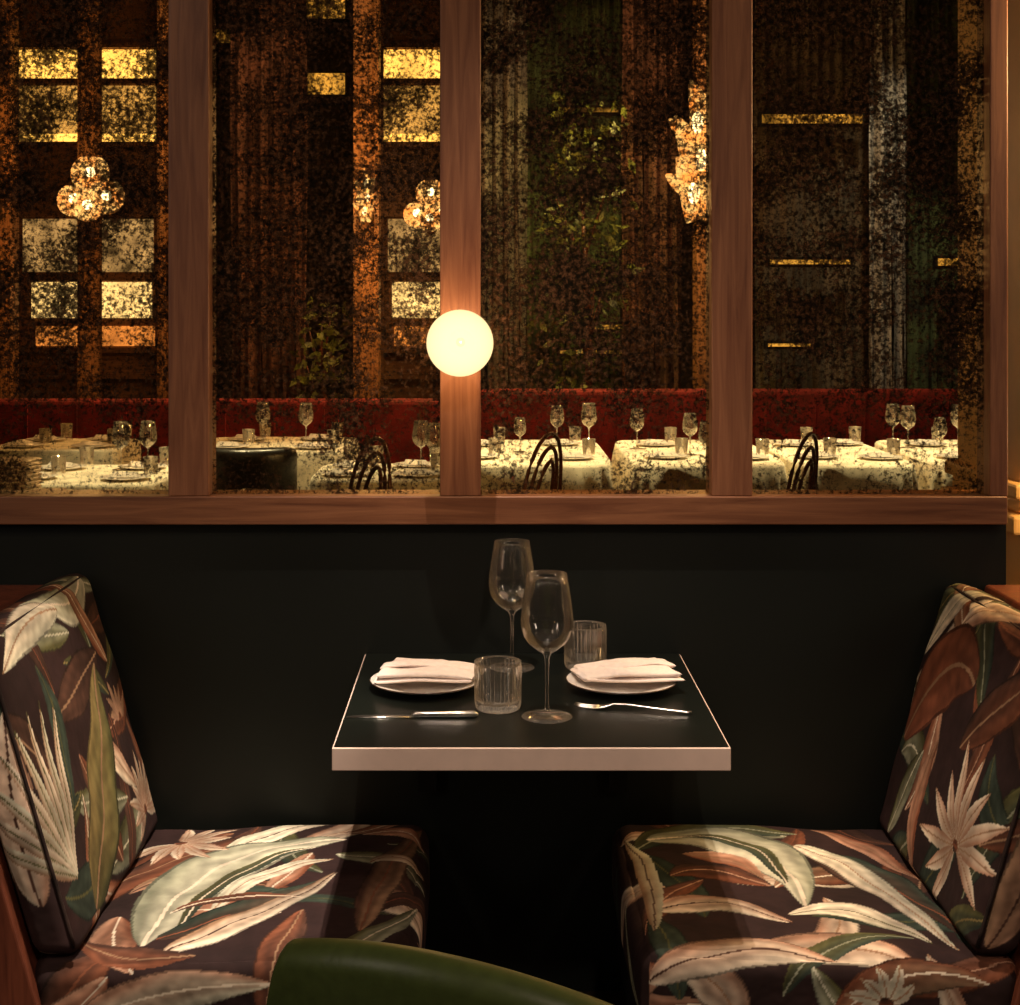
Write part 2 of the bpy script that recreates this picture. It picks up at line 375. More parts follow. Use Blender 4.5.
    if lf:
        L=filler(-.05,.85,-.05,.75,30,21)
        L+=[leaf((.05,.60),(.20,.50),(.40,.62),.050,SAGE,PALE,CREAM),
            leaf((.30,.56),(.45,.60),(.66,.52),.045,CREAM,PALE,TAN),
            leaf((.10,.40),(.16,.50),(.20,.64),.034,PINK,RUST,CREAM),
            leaf((.72,.10),(.74,.25),(.68,.46),.055,PINK,CREAM,BROWN),
            leaf((.34,.05),(.40,.18),(.44,.30),.05,RUST,BROWN,PINK),
            leaf((.55,.04),(.36,.16),(.19,.42),.085,OLIVE,GOLD,TAN,20)]
        for i in range(8):
            a=1.9-.22*i
            L.append(leaf((.60,.12),(.60+.10*math.cos(a),.12+.14*math.sin(a)),(.58+.27*math.cos(a),.14+.30*math.sin(a)),.015,PALE if i%2 else CREAM,TAN,OLIVE,10,.8))
        L+=flower((.10,.07),.14,11,-.3,3.3,CREAM,PINK,.013)
        L+=flower((.12,.28),.09,6,.3,2.8,TAN,PINK,.011)
    else:
        L=filler(-.05,.85,-.05,.75,30,33)
        L+=[leaf((.03,.40),(.10,.55),(.22,.63),.034,PALE,CREAM,SAGE),
            leaf((.20,.50),(.30,.60),(.50,.60),.038,CREAM,PINK,TAN),
            leaf((.40,.30),(.55,.45),(.66,.52),.05,BROWN,RUST,TAN),
            leaf((.05,.22),(.20,.50),(.38,.42),.095,RUST,(.19,.06,.03),TAN,16,.55),
            leaf((.10,.02),(.16,.14),(.22,.24),.035,OLIVE,SAGE,PALE),
            leaf((.30,.02),(.22,.14),(.28,.28),.03,PINK,RUST,TAN),
            leaf((.70,.02),(.76,.14),(.74,.40),.05,TAN,PINK,BROWN)]
        L+=flower((.50,.14),.20,11,-.4,4.2,CREAM,PINK,.018)
    fabobj('back_cushion',P,F,paint(UV,L),g)
    sg=1 if lf else -1
    def px(off,z): return xb-sg*(off+ (z-.372)*lean)
    q=[]
    zt2=.905
    for y in (-D-.022,-.012):
        q+=[(px(TK+.004,.0)+sg*0,y,0),(px(TK+.004,zt2),y,zt2),(px(TK+.12,zt2),y,zt2),(px(TK+.15,0),y,0)]
    f=[(0,1,2,3),(7,6,5,4),(0,4,5,1),(1,5,6,2),(2,6,7,3),(3,7,4,0)]
    if not lf: f=[x[::-1] for x in f]
    o=obj('back_shell',q,f,M_wine,g); b=o.modifiers.new('b','BEVEL'); b.width=.006; b.segments=3
    mb=MB()
    def bp(x,y,z):
        Xl=x*ct-z*sn; Zz=.372+z*ct+x*sn*(z/H); return ((xb+Xl) if lf else (xb-Xl),y-.009,Zz)
    pts=[bp(-.006,-D+.006,.02)]+[bp(-.006,-D+.006,z) for z in np.linspace(.05,H-.04,14)]+[bp(-.008,-D+.016,H-.018),bp(-.010,-D+.035,H-.011)]
    pts+=[bp(-.010,y,H-.011) for y in np.linspace(-D+.05,-.03,10)]
    mb.tube(pts,.0036,7)
    mb.obj('piping',[M_pipe],g,True)
    return g
bench(-1); bench(1)

# ------------------------------------------------------------ room shell
box('floor',-4.2,4.8,-5.2,8.9,-.12,0,M_floor)
box('ceiling',-4.2,4.8,-5.2,8.9,4.4,4.5,M_ceil)
box('wall_left',-4.3,-4.2,-5.2,8.9,0,4.4,M_wallfar)
box('wall_right',4.8,4.9,-5.2,8.9,0,4.4,M_wallfar)
box('wall_far',-4.2,4.8,8.9,9.0,0,4.4,M_wallfar)
box('wall_near',-4.2,4.8,-5.3,-5.2,0,4.4,M_wallfar)
XE=1.148
g=group('wall_back')
box('dado_panel',-4.2,XE,0,.09,0,1.04,M_pan,g)
box('header',-4.2,XE,0,.09,3.0,4.4,M_pan,g)
g=group('trim_1')
box('sill_rail',-4.2,XE-.008,-.034,.09,1.04,1.102,M_rail,g,.003)
g=group('window_1')
cs=[-.063+.598*k for k in range(-6,2)]
for i,c in enumerate(cs):
    box('post_%d'%i,c-.045,c+.045,-.03,.06,1.102,3.0,M_post,g,.003)
box('post_end',1.102,XE-.006,-.03,.06,1.102,3.0,M_post,g,.003)
edges=cs+[1.102+.045]
for i in range(len(edges)-1):
    a=edges[i]+.045; b=edges[i+1]-.045
    box('foxed_pane_%d'%i,a,b,.010,.016,1.102,3.0,M_pane,g)
# ------------------------------------------------------------ globe sconce
g=group('globe_wall_sconce')
gc=(-.062,-.130,1.442); R=.0715
mb=MB(); mb.sphere(gc,R,24); mb.obj('opal_globe',[M_globe],g,True)
mb=MB()
mb.lathe([(.0001,0),(.028,0),(.028,.008),(.010,.014),(.010,.032),(.0001,.032)],(0,0,0),20)
vv=[(gc[0]+x,-.03-z,gc[2]+y) for x,y,z in mb.v]
obj('backplate',vv,mb.f,M_brass,g,True)

# ------------------------------------------------------------ table (cantilevered from the wall)
g=group('dining_table')
x0,x1=-.2756,.4244
box('table_edge_band',x0,x1,-.70,-.003,.708,.7485,M_edge,g,.002)
box('table_top',x0+.0035,x1-.0035,-.6965,-.004,.7488,.750,M_top,g)
mb=MB()
for xx in (x0+.12,x1-.16):
    mb.box(xx,xx+.04,-.45,-.003,.690,.708); mb.box(xx,xx+.04,-.025,-.003,.45,.708)
mb.obj('wall_brackets',[M_dark],g)

TZ=.7502
def glassprof(s=1):
    o=[(.0001,.0),(.046,.0),(.0485,.0015),(.044,.003),(.025,.006),(.008,.010),(.0042,.016),(.0036,.03),(.0034,.06),(.0036,.095),(.0048,.112),(.009,.120),
       (.020,.127),(.034,.138),(.044,.152),(.0485,.167),(.0500,.182),(.0480,.203),(.0445,.228),(.0405,.252),(.0375,.270)]
    i=[(.0367,.270),(.0397,.252),(.0437,.228),(.0472,.203),(.0492,.182),(.0477,.167),(.0432,.153),(.033,.1395),(.019,.129),(.008,.1235),(.0001,.122)]
    return [(r*s,z*s) for r,z in o+i]
mb=MB(); mb.lathe(glassprof(),n=64); gm=mb.obj('wine_glass',[M_glass],None,True); gm.location=(.109,-.51,TZ)
g2=bpy.data.objects.new('wine_glass.001',gm.data); COL.objects.link(g2); g2.location=(.049,-.133,TZ)
o=[(.0001,0),(.038,0),(.0405,.002),(.0425,.006),(.0435,.012),(.044,.03),(.0445,.06),(.0448,.080),(.0450,.086),(.0450,.092)]
i=[(.0432,.092),(.0430,.086),(.0425,.06),(.042,.03),(.041,.018),(.036,.013),(.0001,.012)]
mask=[0,0,1,1,1,1,1,1,0,0]+[0]*7
mb=MB(); mb.lathe(o+i,n=240,ripple=.0012,rn=34,rmask=mask)
M_rib=thinglass('ribbed_glass',lo=.05,hi=.95,blend=.38,milk=.16)
t1=mb.obj('ribbed_tumbler',[M_rib],None,True); t1.location=(.017,-.455,TZ)
t2=bpy.data.objects.new('ribbed_tumbler.001',t1.data); COL.objects.link(t2); t2.location=(.205,-.135,TZ)
def plate(x,y):
    mb=MB()
    mb.lathe([(.0001,.0),(.055,.0),(.06,.0005),(.075,.006),(.098,.012),(.111,.0165),(.1125,.0175)],n=72)
    mb.lathe([(.1125,.0175),(.1128,.0185),(.111,.0190)],n=72,mi=1)
    mb.lathe([(.111,.0190),(.097,.0150),(.073,.0085),(.058,.0035),(.0001,.003)],n=72)
    p=mb.obj('dinner_plate',[M_plate,M_rim],None,True); p.location=(x,y,TZ); return p
plate(-.128,-.30); plate(.268,-.30)
def napkin(x,y,rot,seed,flip=1):
    # linen folded into bands: a wide lower fold and two rolled bands on top of it
    r=random.Random(seed); mb=MB()
    lay=[(.194,.120,.0,.0,0,.010),(.188,.062,.003,-.026,.0085,.015),(.184,.060,.000,.026,.0085,.016),(.130,.050,-.012,.006,.020,.010)]
    for li,(w,d,ox,oy,z,th) in enumerate(lay):
        nx,ny=44,18; ph=r.random()*6
        def hgt(a,b):
            return .0020*math.sin(a*4+ph+li)*math.cos(b*2+ph)+.0016*math.sin(b*5+a*3+ph)
        V=[];Fc=[]
        N=2*ny
        for i in range(nx+1):
            a=-1+2*i/nx
            ww=(d/2)*(1-.16*a*flip)
            for j in range(N):
                q=2*math.pi*j/N; cy=math.copysign(abs(math.cos(q))**(.45 if li==0 else .8),math.cos(q)); cz=math.copysign(abs(math.sin(q))**.85,math.sin(q))
                endp=math.sqrt(max(0,1-max(0,(abs(a)-.93)/.07)**2))*.85+.15
                V.append((ox*flip+a*w/2+.003*math.sin(cy*3+ph)+.010*cy*flip,oy*(1-.16*a*flip)+cy*ww*(1-.03*(1-endp))+.003*math.sin(a*3+ph),z+th/2+cz*th/2*endp+hgt(a,cy)-.012*max(0,a*flip-.35)*(li>0)))
        for i in range(nx):
            for j in range(N):
                k=(j+1)%N; Fc.append((i*N+j,i*N+k,(i+1)*N+k,(i+1)*N+j))
        Fc.append(tuple(range(N))); Fc.append(tuple(range(nx*N,(nx+1)*N))[::-1])
        mb.add(V,Fc)
    o=mb.obj('folded_napkin',[M_linen],None,True); o.location=(x,y,TZ+.0215); o.rotation_euler=(0,0,rot)
    return o
napkin(-.118,-.295,-.10,2,1); napkin(.276,-.290,.08,5,-1)
def slab(mb,outline,z0,z1):
    n=len(outline); v=[(x,y,z0) for x,y in outline]+[(x,y,z1) for x,y in outline]
    f=[tuple(range(n))[::-1],tuple(range(n,2*n))]+[(i,(i+1)%n,n+(i+1)%n,n+i) for i in range(n)]
    mb.add(v,f)
mb=MB()
slab(mb,[(0,.0),(.03,.0085),(.09,.0095),(.125,.008),(.128,-.006),(.0,-.006)],0.0,.0018)
mb.tube([(.122,0,.004),(.130,0,.005),(.15,0,.0052),(.20,0,.0055),(.240,0,.006),(.248,0,.005)],[.004,.006,.0052,.006,.0068,.003],10)
k=mb.obj('steak_knife',[M_steel],None,True); k.location=(-.268,-.512,TZ+.0002)
mb=MB()
hw=[(.225,.0032,.004),(.215,.0052,.003),(.16,.0040,.006),(.10,.0026,.010),(.075,.003,.009),(.066,.008,.006),(.055,.0115,.003),(.045,.0118,.0015)]
V=[];Fc=[]
for x,w,z in hw: V+=[(x,-w,z),(x,w,z),(x,w,z+.0022),(x,-w,z+.0022)]
for i in range(len(hw)-1):
    for j in range(4):
        q=(j+1)%4; Fc.append((i*4+j,i*4+q,(i+1)*4+q,(i+1)*4+j))
Fc+=[(0,1,2,3),tuple(4*(len(hw)-1)+q for q in (3,2,1,0))]
mb.add(V,Fc)
for j in range(4):
    yy=-.0100+.00667*j; mb.tube([(.046,yy,.0026),(.03,yy,.002),(.012,yy*.95,.0035),(0,yy*.9,.007)],[.0017,.0015,.0013,.0006],6)
fk=mb.obj('dinner_fork',[M_steel],None,True); fk.location=(.165,-.440,TZ+.0002); fk.rotation_euler=(0,0,-.24)

# ------------------------------------------------------------ green chair in the foreground
g=group('green_dining_chair',(-.038,-1.668,0)); g.rotation_euler=(0,0,-math.radians(25))
nx=90; V=[];Fc=[]; W2=.232; NS=14
for i in range(nx+1):
    a=-1+2*i/nx
    top=.830-.043*a*a-.15*(1-math.sqrt(max(0,1-max(0,(abs(a)-.84)/.16)**2)))
    x=a*W2
    th=.026*(1-.30*abs(a)**8)
    ring=[]
    yc=.035*a*a
    for b in np.linspace(0,1,14): ring.append((x*(1+.04*(1-b)),yc-.05*b-th,.44+(top-th-.44)*b))
    for q in np.linspace(0,math.pi,NS)[1:-1]: ring.append((x,yc-.05-th*math.cos(q),top-th+th*math.sin(q)))
    for b in np.linspace(1,0,14): ring.append((x*(1+.04*(1-b)),yc-.05*b+th,.44+(top-th-.44)*b))
    V+=ring; n=len(ring)
for i in range(nx):
    for j in range(n):
        k=(j+1)%n; Fc.append((i*n+j,(i+1)*n+j,(i+1)*n+k,i*n+k))
Fc.append(tuple(range(n))); Fc.append(tuple(range(nx*n,(nx+1)*n))[::-1])
obj('backrest',V,[f[::-1] for f in Fc],M_green,g,True)
V,C,F=rbox(.43,.42,.07,.03,step=.012,puff=(0,0,.01)); V=V+np.array((-.215,.0,.41))
obj('seat',V.tolist(),F.tolist(),M_green,g,True)
mb=MB()
for sx in (-1,1):
    mb.tube([(sx*.17,.05,.42),(sx*.19,-.01,.0)],[.018,.012],10); mb.tube([(sx*.17,.36,.42),(sx*.185,.39,.0)],[.018,.012],10)
mb.obj('legs',[M_wine],g,True)

# ------------------------------------------------------------ right-hand column beyond partition end
g=group('plaster_column')
mb=MB(); X0=1.362
mb.box(X0+.02,1.95,.55,1.1,0,4.4)
for z0,z1,p in ((1.02,1.06,.03),(.98,1.02,.012),(.93,.98,.04),(.72,.76,.03)): mb.box(X0+.02-p,1.95+p,.55-p,1.1+p,z0,z1)
o=mb.obj('shaft_and_mouldings',[M_gold],g); b=o.modifiers.new('b','BEVEL'); b.width=.008; b.segments=2

# ============================================================ dining room beyond the glass
def Y(d): return d-3.33
def XU(u,d): return (u-489)*d/1500
def pilaster(u,w=.16,d=9.5,m=M_pil):
    x=XU(u,d); mb=MB(); y=Y(d)
    mb.box(x-w/2,x+w/2,y,y+.18,0,4.4); mb.box(x-w/2-.03,x+w/2+.03,y-.03,y+.2,0,.25); mb.box(x-w/2-.03,x+w/2+.03,y-.03,y+.2,4.1,4.3)
    mb.box(x-w*.25,x+w*.25,y-.015,y,.4,4.0)
    return mb.obj('pilaster',[m])
for u,w in ((3,.09),(86,.11),(163,.07),(366,.16),(706,.12)): pilaster(u,w)
def curtain(u0,u1,d,m,z1=4.35,name='curtain',amp=.03):
    x0,x1=XU(u0,d),XU(u1,d); n=110; V=[];Fc=[]; yy=Y(d); nf=max(3,(x1-x0)/.075)
    rows=(0.02,1.2,2.6,z1)
    for k,z in enumerate(rows):
        for i in range(n+1):
            a=i/n; V.append((x0+(x1-x0)*a+.012*math.sin(z*2+i),yy+amp*math.sin(a*nf*6.283)+.02*math.sin(a*nf*2.7+z),z))
    for k in range(len(rows)-1):
        for i in range(n): q=k*(n+1)+i; Fc.append((q,q+1,q+n+2,q+n+1))
    o=obj(name,V,Fc,m,None,True); s=o.modifiers.new('s','SOLIDIFY'); s.thickness=.008; return o
curtain(232,306,10.2,M_cur); curtain(478,526,10.2,M_cur2b); curtain(624,682,10.2,M_cur)
curtain(527,622,10.7,M_cur3,amp=.012); curtain(756,866,10.4,M_cur4,amp=.012); curtain(872,905,10.1,M_cur2); curtain(908,992,10.6,M_cur3,amp=.012)
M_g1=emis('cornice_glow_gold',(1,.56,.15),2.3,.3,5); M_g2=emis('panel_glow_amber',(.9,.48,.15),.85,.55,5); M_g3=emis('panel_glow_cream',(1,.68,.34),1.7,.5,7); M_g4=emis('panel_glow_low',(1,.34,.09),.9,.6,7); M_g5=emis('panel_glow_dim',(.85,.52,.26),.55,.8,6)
M_cab=wood('frame_wood',(.10,.04,.018),(.22,.09,.04),'x')
def glow_wall(u0,u1,d):  # emissive panels stand in for a lit room behind window framing
    g=group('glow_panel_wall'); y=Y(d); x0,x1=XU(u0,d),XU(u1,d)
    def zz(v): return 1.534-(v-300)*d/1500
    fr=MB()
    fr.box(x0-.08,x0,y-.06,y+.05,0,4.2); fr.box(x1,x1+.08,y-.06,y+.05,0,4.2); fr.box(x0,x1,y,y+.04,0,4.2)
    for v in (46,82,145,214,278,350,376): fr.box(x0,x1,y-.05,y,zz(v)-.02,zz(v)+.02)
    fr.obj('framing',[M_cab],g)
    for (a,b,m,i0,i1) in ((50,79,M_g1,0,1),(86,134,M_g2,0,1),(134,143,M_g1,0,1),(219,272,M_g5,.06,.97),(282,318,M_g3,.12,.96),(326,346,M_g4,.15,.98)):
        box('glow_panel',x0+(x1-x0)*i0,x0+(x1-x0)*i1,y-.02,y-.004,zz(b),zz(a),m,g)
glow_wall(15,158,11.2); glow_wall(384,452,11.2)
M_str=emis('strip_glow',(1,.5,.10),.65,.95,5)
def strip(u0,u1,v,h,d):  # added glowing bars stand in for gold glints, no real fixtures
    z=1.534-(v-300)*d/1500; g=group('glow_strip')
    box('lens',XU(u0,d),XU(u1,d),Y(d)-.02,Y(d),z-h/2,z+h/2,M_str,g)
    box('strip_back',XU(u0,d)-.02,XU(u1,d)+.02,Y(d),Y(d)+.06,z-h/2-.02,z+h/2+.02,M_dark,g)
strip(762,862,119,.06,10.2); strip(307,345,84,.16,11.5); strip(306,345,8,.16,11.5); strip(770,850,262,.03,10.2); strip(575,622,327,.03,10.4); strip(562,618,110,.03,10.4); strip(938,990,262,.05,10.3); strip(213,232,36,.1,11); strip(560,622,352,.02,10.4); strip(768,810,345,.02,10.2)
def tree(u,d,z0,z1,rad,n,seed):
    r=random.Random(seed); x=XU(u,d); y=Y(d); g=group('potted_tree')
    mb=MB()
    for i in range(n):
        a=r.random()*6.28; q=rad*math.sqrt(r.random()); z=r.uniform(z0,z1); c=Vector((x+q*math.cos(a),y+q*math.sin(a)*.4,z))
        d1=Vector((r.uniform(-1,1),r.uniform(-1,.4),r.uniform(-1,.6))).normalized(); s=d1.cross(Vector((r.uniform(-1,1),1,r.uniform(-1,1)))).normalized()
        L=r.uniform(.06,.14); w=L*.22
        mb.add([c,c+d1*L*.5+s*w,c+d1*L,c+d1*L*.5-s*w],[(0,1,2,3)])
    mb.obj('leaves',[M_leafg],g)
    mb=MB(); mb.tube([(x,y,.3),(x+.03,y,1.2),(x-.02,y,z1*.8)],[.03,.022,.01],8)
    for i in range(9):
        a=r.random()*6.28; z=r.uniform(z0,z1-.3); mb.tube([(x,y,z*.9),(x+rad*.7*math.cos(a),y+rad*.3*math.sin(a),z+.25)],[.012,.004],5)
    mb.obj('trunk',[M_wine],g,True)
    mb=MB(); mb.lathe([(.0001,0),(.15,0),(.2,.35),(.18,.35),(.17,.3),(.0001,.3)],(x,y,0),20); mb.obj('pot',[M_blk],g,True)
tree(585,9.85,.95,2.85,.30,330,1); tree(322,9.85,.75,1.5,.16,150,2)
g=group('crimson_banquette')
def redbench(x0,x1,d,zt=.99):
    y=Y(d)
    box('upholstered_back',x0,x1,y,y+.14,.3,zt,M_red,g,.03)
    box('upholstered_seat',x0,x1,y-.38,y,.3,.47,M_red,g,.03); box('kickboard',x0,x1,y-.32,y+.12,0,.3,M_dark,g)
    mb=MB(); x=x0+.3
    while x<x1: mb.tube([(x,y-.004,.5),(x,y-.006,zt-.03)],.004,6); x+=.3
    mb.obj('channel_seams',[M_red],g)
redbench(-.12,3.7,9.1); redbench(-3.4,-.3,9.1,.93)

gob=MB(); gob.lathe(glassprof(.82),n=24)
def clothtable(x,d,w,dep,drop=.35):
    g=group('banquet_table'); y=Y(d); V=[];Fc=[]; n=96
    prof=[(0.0,.752),(.5,.752),(.93,.752),(.985,.750),(1.0,.738),(1.015,.66),(1.03,.75-drop)]
    for k,(s,z) in enumerate(prof):
        for i in range(n):
            a=2*math.pi*i/n; c,sn=math.cos(a),math.sin(a); e=.28
            bx=math.copysign(abs(c)**e,c)*w/2; by=math.copysign(abs(sn)**e,sn)*dep/2
            fold=(1+.035*math.sin(a*16)+.02*math.sin(a*9+1)) if k>=5 else 1
            fold=1+(fold-1)*(k-4)/2 if k>=5 else 1
            ss=max(s,.001); V.append((x+bx*ss*fold,y+by*ss*fold,z))
    for k in range(len(prof)-1):
        for i in range(n): j=(i+1)%n; Fc.append((k*n+i,k*n+j,(k+1)*n+j,(k+1)*n+i))
    obj('tablecloth',V,Fc,M_cloth,g,True)
    mb=MB(); mb.lathe([(.0001,0),(.25,0),(.25,.03),(.04,.05),(.04,.72),(.2,.74),(.0001,.74)],(x,y,0),20); mb.obj('pedestal',[M_blk],g,True)
    return g
TB=[(-1.80,6.75,.78,.80),(-1.16,8.15,.86,.9),(-.49,6.85,.60,.70),(.16,7.75,.88,1.35),(1.06,7.75,.75,1.35),(1.76,7.75,.58,1.35),(2.52,7.75,.80,1.35),(-2.3,8.15,.7,.7)]
for t in TB: clothtable(*t)
gobdata=gob.obj('wine_goblet',[M_glassbg],None,True)
gd=gobdata; gobdata=gd.data; gd.location=(XU(121,6.9),Y(6.9),.7535)
def gobs(lst):
    for (u,v,s) in lst:
        d=.782*1500/(v-300); o=bpy.data.objects.new('wine_goblet',gobdata); COL.objects.link(o)
        o.location=(XU(u,d),Y(d),.7535); o.scale=(s,s,s)
gobs([(148,469,1),(263,443,1),(306,444,1),(421,469,1),(434,472,1),(557,445,.95),(589,447,1.05),(637,449,.95),(690,455,.95),(893,445,1),(908,448,1),(940,455,.85),(958,446,1),(520,452,.8),(706,464,.9)])
mb=MB()
for (x,d,w,dp) in TB:
    for sx,sy in ((-.25,-.25),(.25,.25),(.28,-.28),(-.22,.22)):
        cx,cy=x+sx*w,Y(d)+sy*dp
        mb.lathe([(.0001,0),(.06,0),(.11,.012),(.108,.014),(.0001,.005)],(cx,cy,.7535),24)
        mb.lathe([(.03,0.012),(.034,.09),(.031,.09),(.028,.014)],(cx+.09,cy+.09,.7535),16,mi=1)
        mb.add([(cx-.06,cy-.05,.768),(cx+.06,cy-.05,.768),(cx+.05,cy+.05,.768),(cx-.05,cy+.05,.768),(cx-.05,cy-.02,.79),(cx+.045,cy+.0,.785)],[(0,1,5,4),(1,2,5),(2,3,4,5),(3,0,4)],0)
mb.obj('table_settings',[M_plate,M_glassbg],None,True)
def bentwood(x,d,rot):
    g=group('bentwood_chair',(x,Y(d),0)); g.rotation_euler=(0,0,rot); mb=MB()
    mb.lathe([(.0001,.44),(.19,.44),(.2,.455),(.19,.47),(.0001,.465)],n=28)
    for a in (.8,2.34,3.95,5.48): mb.tube([(.16*math.cos(a),.16*math.sin(a),.44),(.2*math.cos(a),.2*math.sin(a),0)],[.015,.011],8)
    for w,h in ((.2,.96),(.145,.90),(.09,.84)):
        pts=[]
        for q in np.linspace(0,math.pi,22): pts.append((w*math.cos(q),-.17-.06*math.sin(q),.46+(h-.46)*math.sin(q)**.6))
        mb.tube(pts,.009,8)
    mb.obj('frame',[M_wine],g,True)
bentwood(-.66,6.1,2.1); bentwood(.06,6.55,1.1); bentwood(1.18,6.55,1.05)
def lowchair(x,d,rot):
    g=group('dark_armchair',(x,Y(d),0)); g.rotation_euler=(0,0,rot)
    V,C,F=rbox(.44,.09,.42,.04,step=.02,puff=(0,.01,0)); V=V+np.array((-.22,-.26,.45)); V[:,1]+=((V[:,0]/.23)**2)*.08
    obj('back',V.tolist(),F.tolist(),M_blk,g,True)
    V,C,F=rbox(.44,.42,.1,.03,step=.02); V=V+np.array((-.22,-.2,.36)); obj('seat',V.tolist(),F.tolist(),M_blk,g,True)
    mb=MB()
    for a in (-.19,.19):
        for b in (-.15,.2): mb.tube([(a,b,.37),(a*1.1,b*1.1,0)],[.016,.011],8)
    mb.obj('legs',[M_blk],g,True)
lowchair(-1.09,6.95,.0); lowchair(-.66,5.45,-.1)
g=group('service_stand'); box('top',-2.2,-1.66,Y(5.3),Y(5.9),.76,.795,M_wine,g,.004)
for a in (-2.16,-1.70):
    for b in (5.36,5.84): box('leg',a-.02,a+.02,Y(b)-.02,Y(b)+.02,0,.76,M_wine,g)
mb=MB()
for k in range(11): mb.lathe([(.0001,0),(.06,0),(.115,.01),(.117,.013),(.06,.004),(.0001,.004)],(-1.76,Y(5.5),.796+k*.014),32)
mb.obj('plate_stack',[M_plate],None,True)

M_petal=bpy.data.materials.new('amber_glass_petal'); M_petal.use_nodes=True
nt=M_petal.node_tree; N=nt.nodes; L=nt.links; N.clear(); o=N.new('ShaderNodeOutputMaterial'); e=N.new('ShaderNodeEmission'); t=N.new('ShaderNodeBsdfTransparent')
tc=N.new('ShaderNodeTexCoord'); no=N.new('ShaderNodeTexNoise'); no.inputs['Scale'].default_value=13; L.new(tc.outputs['Object'],no.inputs[0])
cr=N.new('ShaderNodeValToRGB'); cr.color_ramp.elements[0].position=.35; cr.color_ramp.elements[1].position=.62
cr.color_ramp.elements[0].color=(.95,.30,.07,1); cr.color_ramp.elements[1].color=(1,.60,.26,1)
L.new(no.outputs['Fac'],cr.inputs[0]); L.new(cr.outputs[0],e.inputs[0]); e.inputs[1].default_value=2.1
mx=N.new('ShaderNodeMixShader'); mx.inputs[0].default_value=.28; L.new(e.outputs[0],mx.inputs[1]); L.new(t.outputs[0],mx.inputs[2]); L.new(mx.outputs[0],o.inputs[0])
M_bulb=emis('warm_bulb',(1,.85,.6),24)
def petal(mb,base,dirv,L,w,curl):
    d=Vector(dirv).normalized(); s=d.cross(Vector((0,1,0))).normalized(); nrm=s.cross(d)
    V=[];Fc=[]; nu,nv=12,8
    for i in range(nu+1):
        u=i/nu; ww=w*math.sin(math.pi*min(1,u*.92+.06))**.7
        c=Vector(base)+d*L*u+nrm*(-curl*math.sin(u*2.6)*L)+Vector((-.10*L*math.sin(u*math.pi)*(-1 if d.x<0 else 1),0,0))
        for j in range(nv+1):
            q=-1+2*j/nv; V.append(c+s*ww*q+nrm*(ww*.7*q*q))
    for i in range(nu):
        for j in range(nv): k=i*(nv+1)+j; Fc.append((k,k+1,k+nv+2,k+nv+1))
    mb.add(V,Fc)
def sconce(u,v,d,kind,power,sc=1):
    x=XU(u,d); z=1.534-(v-300)*d/1500; y=Y(d); g=group('glass_petal_sconce')
    mb=MB(); bb=MB(); br=MB()
    br.tube([(x,y+.02,z-.1),(x,Y(9.46),z-.12)],.012,8); br.sphere((x,Y(9.43),z-.12),.035,8)
    if kind=='cluster':
        for (dx,dy,dz,rr) in ((-.10,0,-.05,.10),(.10,0,-.03,.11),(.01,-.03,.11,.115),(.0,-.06,-.09,.095)):
            c=(x+dx*sc,y+dy,z+dz*sc); rr*=sc
            prof=[(max(.001,rr*math.sin(q)),-rr*math.cos(q)) for q in np.linspace(.05,2.6,12)]
            mb.lathe(prof,c,28,ripple=rr*.05,rn=8,rmask=[1]*12)
            bb.sphere((c[0],c[1],c[2]+.01),.032*sc,8)
            br.tube([(x,y+.02,z-.1),(c[0],c[1],c[2]-rr)],.007,6)
    else:
        for (dx,dz,L,w,ax,az) in ((-.05,-.34,.36,.065,-.22,1),(.03,-.34,.38,.07,.2,1),(-.05,-.12,.36,.065,-.25,1),(.03,-.10,.38,.07,.2,1),(-.02,.08,.34,.06,-.10,1),(-.05,-.20,.18,.045,-.8,.7),(-.05,.08,.18,.045,-.7,.8)):
            petal(mb,(x+dx*sc,y-.04,z+dz*sc),(ax,0,az),L*sc,w*sc,.25)
        for dx,dz in ((-.03,-.18),(.01,.0),(-.01,.2)): bb.sphere((x+dx*sc,y-.02,z+dz*sc),.032*sc,8,sz=1.9)
        br.tube([(x,y+.02,z-.3*sc),(x,y+.02,z+.1)],.009,6)
    mb.obj('petals',[M_petal],g,True); bb.obj('bulbs',[M_bulb],g,True); br.obj('bracket',[M_brass],g,True)
    l=bpy.data.lights.new('sconce_light','POINT'); l.energy=power; l.color=(1,.58,.27); l.shadow_soft_size=.05
    lo=bpy.data.objects.new('sconce_light',l); lo.location=(x,y-.20,z); COL.objects.link(lo); lo.parent=g
sconce(90,192,9.2,'cluster',38); sconce(430,208,9.2,'cluster',22,.8); sconce(699,160,8.9,'tall',34,1.1); sconce(367,198,9.3,'tall',26,.45)

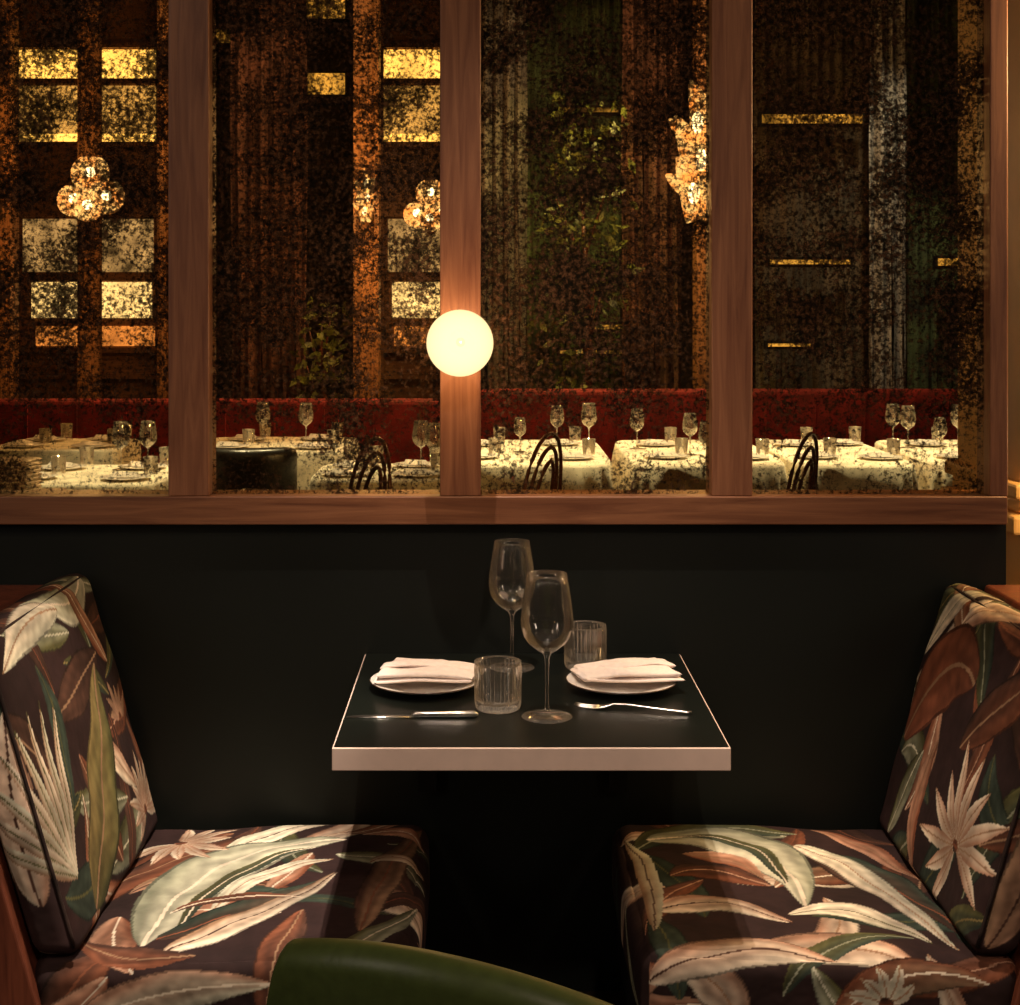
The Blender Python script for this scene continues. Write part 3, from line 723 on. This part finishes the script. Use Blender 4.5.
# ============================================================ lights
def spot(name,loc,tgt,e,size,blend,col,rad=.04):
    l=bpy.data.lights.new(name,'SPOT'); l.energy=e; l.spot_size=math.radians(size); l.spot_blend=blend; l.color=col; l.shadow_soft_size=rad
    o=bpy.data.objects.new(name,l); COL.objects.link(o); o.location=loc
    o.rotation_euler=(Vector(tgt)-Vector(loc)).to_track_quat('-Z','Y').to_euler(); return o
spot('ceiling_spot_table',(-.06,-1.05,4.3),(.06,-.42,.6),360,32,.75,(1,.83,.67),.02)
spot('bench_fill_left',(.02,-1.15,4.3),(-.62,-.42,.42),760,14,.5,(1,.85,.68),.015)  # added spot, brightens the left seat beyond what the table spot gives
spot('bench_fill_right',(.12,-1.15,4.3),(.68,-.46,.42),330,14,.7,(1,.80,.60),.03)  # added spot, brightens the right seat
spot('front_fill',(.6,-4.4,4.2),(.05,-.5,.8),170,34,.8,(1,.76,.58),.10)  # added fill from the front for table edge and chair back
spot('post_fill_left',(-1.9,-3.4,4.2),(-.7,0,1.7),80,56,.9,(1,.70,.48),.12)  # added front fill to brighten the wood posts
spot('post_fill_right',(2.3,-3.4,4.2),(.9,0,1.6),58,56,.9,(1,.70,.48),.12)  # added front fill, right-hand counterpart
l=bpy.data.lights.new('globe_bulb','POINT'); l.energy=7.5; l.color=(1,.56,.24); l.shadow_soft_size=0
o=bpy.data.objects.new('globe_bulb',l); o.location=gc; COL.objects.link(o)
def area(name,loc,tgt,sx,sy,e,c):
    l=bpy.data.lights.new(name,'AREA'); l.shape='RECTANGLE'; l.size=sx; l.size_y=sy; l.energy=e; l.color=c
    o=bpy.data.objects.new(name,l); COL.objects.link(o); o.location=loc; o.rotation_euler=(Vector(tgt)-Vector(loc)).to_track_quat('-Z','Y').to_euler()
area('side_fill_left',(-2.6,-2.6,2.2),(0,-.4,.9),.14,1.3,10,(1,.84,.68))  # added fill area, no lantern here; gives strip reflections in the glasses
area('side_fill_right',(3.0,-2.6,2.2),(0,-.4,.9),.14,1.3,10,(1,.84,.68))  # added fill area on the other side, likewise without a lamp
for (x,d,e) in ((-1.75,6.8,560),(-.8,7.3,440),(.5,7.6,800),(2.1,7.6,860)):
    spot('dining_room_downlight',(x,Y(d),4.3),(x,Y(d)+.1,.75),e,36,.7,(1,.90,.72),.06)
def pt(name,loc,e,c,r=.1):
    l=bpy.data.lights.new(name,'POINT'); l.energy=e; l.color=c; l.shadow_soft_size=r
    o=bpy.data.objects.new(name,l); o.location=loc; COL.objects.link(o)
pt('column_fill',(1.60,-.05,2.1),70,(1,.62,.24)); pt('column_fill',(1.62,.0,1.2),7,(1,.55,.2),.05)  # added point lights that brighten the column, no fixture there
spot('tree_spot',(XU(578,9.2),Y(9.2),4.1),(XU(578,9.2),Y(9.9),1.8),230,60,.7,(1,.85,.35))  # spot near the ceiling, aimed down at the tree
spot('curtain_washer',(2.5,Y(9.0),4.2),(2.7,Y(10.1),1.7),230,44,.7,(.95,.92,.9))
spot('curtain_washer',(.6,Y(8.6),4.2),(.6,Y(10.1),2.0),100,90,.7,(1,.74,.52))
spot('curtain_washer',(-1.4,Y(8.6),4.2),(-1.5,Y(10.1),2.0),85,80,.7,(1,.68,.46))
spot('banquette_washer',(1.6,Y(8.2),4.2),(1.6,Y(9.1),.9),95,100,.7,(1,.66,.5))

w=bpy.data.worlds.new('World'); scene.world=w; w.use_nodes=True
w.node_tree.nodes['Background'].inputs[0].default_value=(.9,.6,.4,1); w.node_tree.nodes['Background'].inputs[1].default_value=.02

cam=bpy.data.cameras.new('camera'); co=bpy.data.objects.new('camera',cam); COL.objects.link(co)
co.location=(0,-3.33,1.534); co.rotation_euler=(math.pi/2,0,0)
cam.sensor_width=36; cam.lens=1500/1020*36; cam.shift_x=21/1020; cam.shift_y=-202.5/1020; cam.clip_start=.05
scene.camera=co
